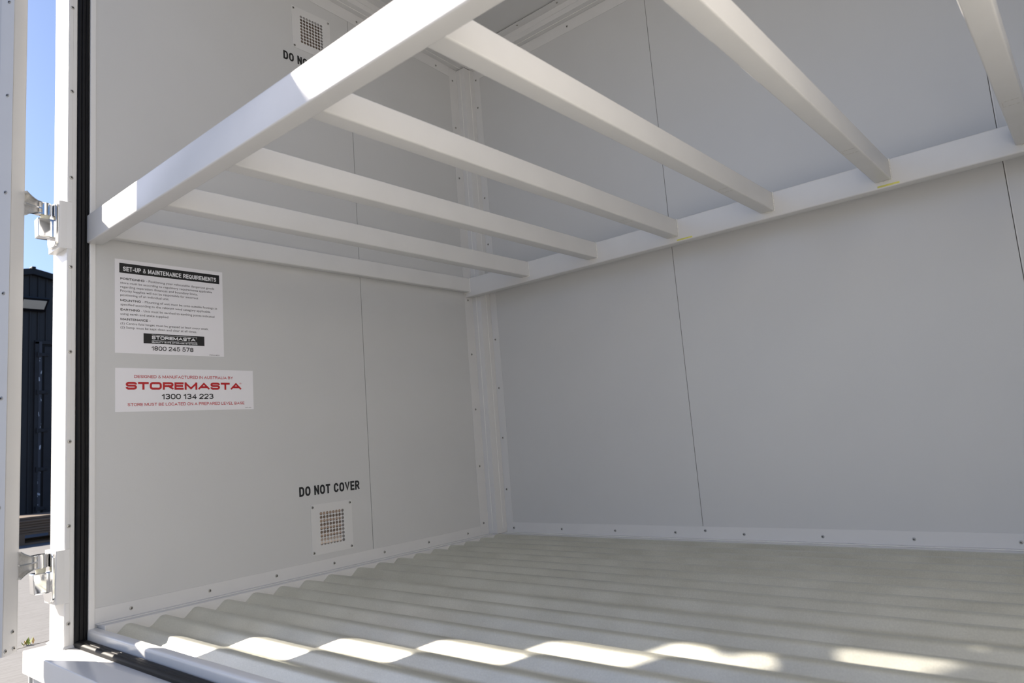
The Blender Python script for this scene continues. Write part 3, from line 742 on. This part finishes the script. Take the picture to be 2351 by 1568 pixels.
for zb, cap, lab in ((0.2630, 0.0384, 'black DO NOT COVER lettering on the wall above the low vent'), (2.1590, 0.0398, 'black DO NOT COVER lettering on the wall below the high vent')):
    o = block('wall_lettering', 'DO NOT COVER', -1.1757, -0.8775, zb, cap, 'black', t=0.20, gap=0.10, ry=0.36, x=0.0004)
    tag(o, lab, 'lettering', 'vent warning lettering')

def plate(name, ya, yb, za, zb, x0, x1, material, parent):
    return bobj(name, (x0, x1, ya, yb, za, zb), material, parent)
# set-up notice
s1 = empty('instruction_sign', (0, -1.672, 0.8223)); tag(s1, 'white set-up and maintenance sticker with black heading and small print', 'sign')
plate('backing', -1.8651, -1.4790, 0.8223, 1.1521, 0.0, 0.0006, 'white', s1)
hd = plate('heading_bar', -1.8506, -1.4918, 1.1041, 1.1388, 0.0006, 0.0008, 'black', s1)
block('lettering', 'SET-UP & MAINTENANCE REQUIREMENTS', -1.8388, -1.5043, 1.1113, 0.0160, 'print_white', hd, t=0.19, gap=0.09)
def body(s, ya, yb, z, bold=0.0, cap=0.0078):
    if bold > 0.02: block('lettering', s, ya, yb, z, cap, 'black', s1, t=0.20, gap=0.12)
    else: letter('lettering', s, ya, yb, z, cap, 'black', s1, bold=bold)
body('POSITIONING', -1.8475, -1.7677, 1.0795, 0.03); body('- Positioning your relocatable dangerous goods', -1.7613, -1.5129, 1.0797)
body('store must be according to regulatory requirements applicable', -1.8475, -1.5215, 1.0652)
body('regarding separation distances and boundary limits.', -1.8475, -1.5766, 1.0508)
body('Priority Supplies will not be responsible for incorrect', -1.8475, -1.5752, 1.0365)
body('positioning of an individual unit.', -1.8475, -1.6824, 1.0222)
body('MOUNTING', -1.8475, -1.7802, 1.0031, 0.03); body('- Mounting of unit must be onto suitable footings as', -1.7749, -1.5027, 1.0036)
body('specified according to the relevant wind category applicable.', -1.8471, -1.5287, 0.9886)
body('EARTHING', -1.8471, -1.7841, 0.9704, 0.03); body('- Unit must be earthed to earthing points indicated', -1.7790, -1.5139, 0.9708)
body('using earth and stake supplied', -1.8471, -1.6863, 0.9556)
body('MAINTENANCE -', -1.8471, -1.7479, 0.9369, 0.03)
body('(1) Centre fold hinges must be greased at least every week.', -1.8472, -1.5373, 0.9219)
body('(2) Sump must be kept clean and clear at all times.', -1.8472, -1.5824, 0.9080)
lg = plate('logo_box', -1.7718, -1.5544, 0.8600, 0.8956, 0.0006, 0.0008, 'black', s1)
block('lettering', 'STOREMASTA', -1.7439, -1.5885, 0.8758, 0.0120, 'print_white', lg, t=0.25, gap=0.14, rx=0.22, ry=0.3)
letter('lettering', '\u00ae', -1.5870, -1.5822, 0.8845, 0.0030, 'print_white', lg)
block('lettering', 'QUALITY SAFE STORAGE SYSTEMS', -1.7439, -1.5813, 0.8634, 0.0052, 'print_white', lg, t=0.22, gap=0.16, rx=0.25, ry=0.3)
for z in (0.8911, 0.8713): plate('rule', -1.7439, -1.5816, z - 0.0005, z + 0.0005, 0.0008, 0.0009, 'print_white', lg)
block('lettering', '1800 245 578', -1.7453, -1.5961, 0.8355, 0.0158, 'black', s1, t=0.17, gap=0.10)
letter('lettering', 'IMAG-0052', -1.5354, -1.4965, 0.8250, 0.0042, 'black', s1)
# maker's sticker
s2 = empty('maker_sign', (0, -1.614, 0.6211)); tag(s2, 'white sticker with large red maker name and phone number', 'sign')
plate('backing', -1.8645, -1.3632, 0.6211, 0.7710, 0.0, 0.0006, 'white', s2)
block('lettering', 'DESIGNED & MANUFACTURED IN AUSTRALIA BY', -1.8033, -1.4456, 0.7368, 0.0106, 'red', s2, t=0.16, gap=0.13)
block('lettering', 'STOREMASTA', -1.8311, -1.4128, 0.6967, 0.0266, 'red', s2, t=0.27, gap=0.13, rx=0.20, ry=0.32)
letter('lettering', '\u00ae', -1.4200, -1.4110, 0.7180, 0.0052, 'red', s2)
block('lettering', '1300 134 223', -1.7116, -1.5238, 0.6622, 0.0197, 'black', s2, t=0.18, gap=0.10)
block('lettering', 'STORE MUST BE LOCATED ON A PREPARED LEVEL BASE', -1.8252, -1.4016, 0.6400, 0.0106, 'red', s2, t=0.16, gap=0.13)
letter('lettering', 'IMAG-0021', -1.3987, -1.3733, 0.6265, 0.0030, 'black', s2)

# ------------------------------------------------------------------ yard: shed, floodlight, pallet, planks, weed
BX = -11.0
shed = empty('storage_shed', (BX, 3.3, -0.42)); tag(shed, 'dark ribbed metal shed with a low gable behind the pallet', 'building')
Y0, Y1 = -0.75, 6.0; APX = 0.8791
top = lambda y: 3.88 - abs(y - APX) * 0.215
bm = bmesh.new(); extrude_poly(bm, [(Y0, -0.42), (Y1, -0.42), (Y1, top(Y1) - 0.04), (APX, top(APX) - 0.04), (Y0, top(Y0) - 0.04)], 'X', BX - 5.0, BX)
finish('wall', bm, 'clad', shed)
rib_me = None; ry = 0.745; k = 0
for i in range(57):
    y = 0.7455 + 0.1178 * (i - 12)
    if y > Y1: break
    z1 = top(y) - 0.10
    zlo = 2.64 if 0.90 < y < 3.45 else -0.42
    bm = bmesh.new(); extrude_poly(bm, [(y - 0.016, BX), (y - 0.010, BX + 0.020), (y + 0.010, BX + 0.020), (y + 0.016, BX)][0:0] or [(BX, y - 0.018), (BX + 0.022, y - 0.010), (BX + 0.022, y + 0.010), (BX, y + 0.018)], 'Z', zlo, z1)
    finish('cladding_rib', bm, 'clad', shed)
for s in (-1, 1):
    ya, yb = (Y0, APX) if s < 0 else (APX, Y1)
    bm = bmesh.new(); extrude_poly(bm, [(ya, top(ya)), (yb, top(yb)), (yb, top(yb) - 0.10), (ya, top(ya) - 0.10)], 'X', BX - 0.02, BX + 0.10)
    finish('fascia', bm, 'fascia', shed)
bm = bmesh.new(); box(bm, BX - 5.0, BX + 0.12, APX - 0.03, APX + 0.03, 3.86, 3.905, bev=0.008); finish('ridge_cap', bm, 'fascia', shed)
# container door set in the shed wall: frame post, dark gap, leaf, strap hinges
bobj('door_frame', (BX + 0.0, BX + 0.055, 0.93, 1.030, -0.40, 2.640), 'clad_door', shed, bev=0.004)
bobj('chipped_edge', (BX + 0.055, BX + 0.058, 0.988, 1.028, -0.40, 2.640), 'chipped', shed)
bobj('door_frame', (BX + 0.0, BX + 0.055, 0.93, 3.40, 2.600, 2.660), 'clad_door', shed, bev=0.004)
bobj('door_back', (BX + 0.0, BX + 0.009, 1.030, 3.34, -0.40, 2.600), 'clad_door', shed)
bobj('door_gap_shade', (BX + 0.009, BX + 0.034, 1.031, 1.066, -0.38, 2.560), 'rubber', shed)  # black strips standing in for the shade of the door gap
bobj('door_gap_shade', (BX + 0.009, BX + 0.034, 1.031, 3.34, 2.560, 2.599), 'rubber', shed)
bobj('door_leaf', (BX + 0.010, BX + 0.050, 1.066, 2.18, -0.38, 2.560), 'clad_door', shed, bev=0.006)
bobj('door_leaf', (BX + 0.010, BX + 0.050, 2.20, 3.32, -0.38, 2.560), 'clad_door', shed, bev=0.006)
for z in (2.42, 1.79, 1.158, 0.5255, -0.105):
    bm = bmesh.new(); box(bm, BX + 0.050, BX + 0.072, 0.962, 1.125, z - 0.028, z + 0.028, bev=0.006); box(bm, BX + 0.05, BX + 0.088, 0.958, 0.985, z - 0.042, z + 0.042, bev=0.004)
    cyl(bm, (BX + 0.076, 1.105, z), 0.012, 0.012, axis='X', seg=8)
    finish('strap_hinge', bm, 'clad_door', shed)
# floodlight on the shed wall
fl_ = empty('flood_light', (BX + 0.0225, 0.85, 3.18)); tag(fl_, 'black square floodlight tilted down on the dark shed wall', 'lamp')
bm = bmesh.new(); extrude_poly(bm, [(BX + 0.0225, 3.345), (BX + 0.30, 3.345), (BX + 0.305, 3.318), (BX + 0.075, 3.150), (BX + 0.0225, 3.150)], 'Y', 0.66, 1.058)
finish('lamp_body', bm, 'lamp_body', fl_)
bm = bmesh.new()                      # lens set in the face that looks down and out
for (xa, za), (xb, zb), mi in (((BX + 0.272, 3.2936), (BX + 0.118, 3.1811), 0),):
    n = Vector((0.168, 0, -0.230)).normalized(); q = [(xa, 0.70, za), (xa, 1.030, za), (xb, 1.030, zb), (xb, 0.70, zb)]
    f = bm.faces.new([bm.verts.new(Vector(p) - n * 0.002) for p in q])
    r = bmesh.ops.extrude_face_region(bm, geom=[f]); bmesh.ops.translate(bm, verts=[v for v in r['geom'] if isinstance(v, bmesh.types.BMVert)], vec=n * 0.006)
finish('lamp_lens', bm, 'lamp_lens', fl_)
# pallet
pal = empty('timber_pallet', (-8.35, 0.1, -0.42)); tag(pal, 'low timber pallet on the concrete carrying a stack of planks', 'pallet')
PX0, PX1, PY0, PY1 = -8.9, -8.03, -1.05, 1.25
for z0, z1 in ((-0.30, -0.277), (-0.42, -0.397)):
    for x in (PX0, PX0 + 0.2, PX0 + 0.4, PX0 + 0.6, PX1 - 0.10): bobj('pallet_board', (x, x + 0.10, PY0, PY1, z0, z1), 'timber', pal)
for x in (PX0, (PX0 + PX1) / 2, PX1 - 0.10):
    for y in (PY0, -0.08, 0.55, PY1 - 0.12): bobj('pallet_block', (x, x + 0.10, y, y + 0.12, -0.397, -0.30), 'timber', pal)
ords = ['topmost', 'second from the top', 'third from the top', 'fourth from the top', 'fifth from the top', 'lowest']
nz_ = 6; ph = (0.277 - 0.082) / nz_
for k in range(nz_):
    z1 = -0.082 - ph * k; off_ = (0.0, 0.012, 0.004, -0.006, 0.006, 0.0)[k]
    o = bobj('timber_plank', (-8.86 + off_, -8.04 + off_ - (0.03 if k == 0 else 0), -1.15 + 0.05 * (k % 3), 1.30 - 0.04 * (k % 2), z1 - ph, z1), 'timber', bev=0.008, seg=1)
    tag(o, 'weathered timber plank on the pallet, ' + ords[k] + (' of the stack' if k in (0, 5) else ' in the stack'), 'plank', 'planks stacked on the pallet')
# weed growing in the concrete joint
wd = empty('weed', (-1.845, -1.60, -0.42)); tag(wd, 'small yellow green weed sprouting from the concrete joint', 'weed')
for k in range(9):
    a = random.uniform(0, 6.28); L = random.uniform(0.02, 0.045); bm = bmesh.new(); c = Vector((-1.845 + random.uniform(-.01, .01), -1.60 + random.uniform(-.03, .03), -0.4195))
    d = Vector((math.cos(a) * 0.5, math.sin(a) * 0.5, 0.8)).normalized(); s = Vector((-math.sin(a), math.cos(a), 0)) * 0.006
    pts = [c - s * 0.3, c + s * 0.3, c + d * L * 0.5 + s, c + d * L, c + d * L * 0.5 - s]
    vs = [bm.verts.new(p) for p in pts]; bm.faces.new((vs[0], vs[1], vs[2], vs[3], vs[4]))
    r = bmesh.ops.extrude_face_region(bm, geom=list(bm.faces)); bmesh.ops.translate(bm, verts=[v for v in r['geom'] if isinstance(v, bmesh.types.BMVert)], vec=(0.0008, 0.0004, 0.0006))
    finish('leaf', bm, 'leaf' if k < 6 else 'dry', wd)
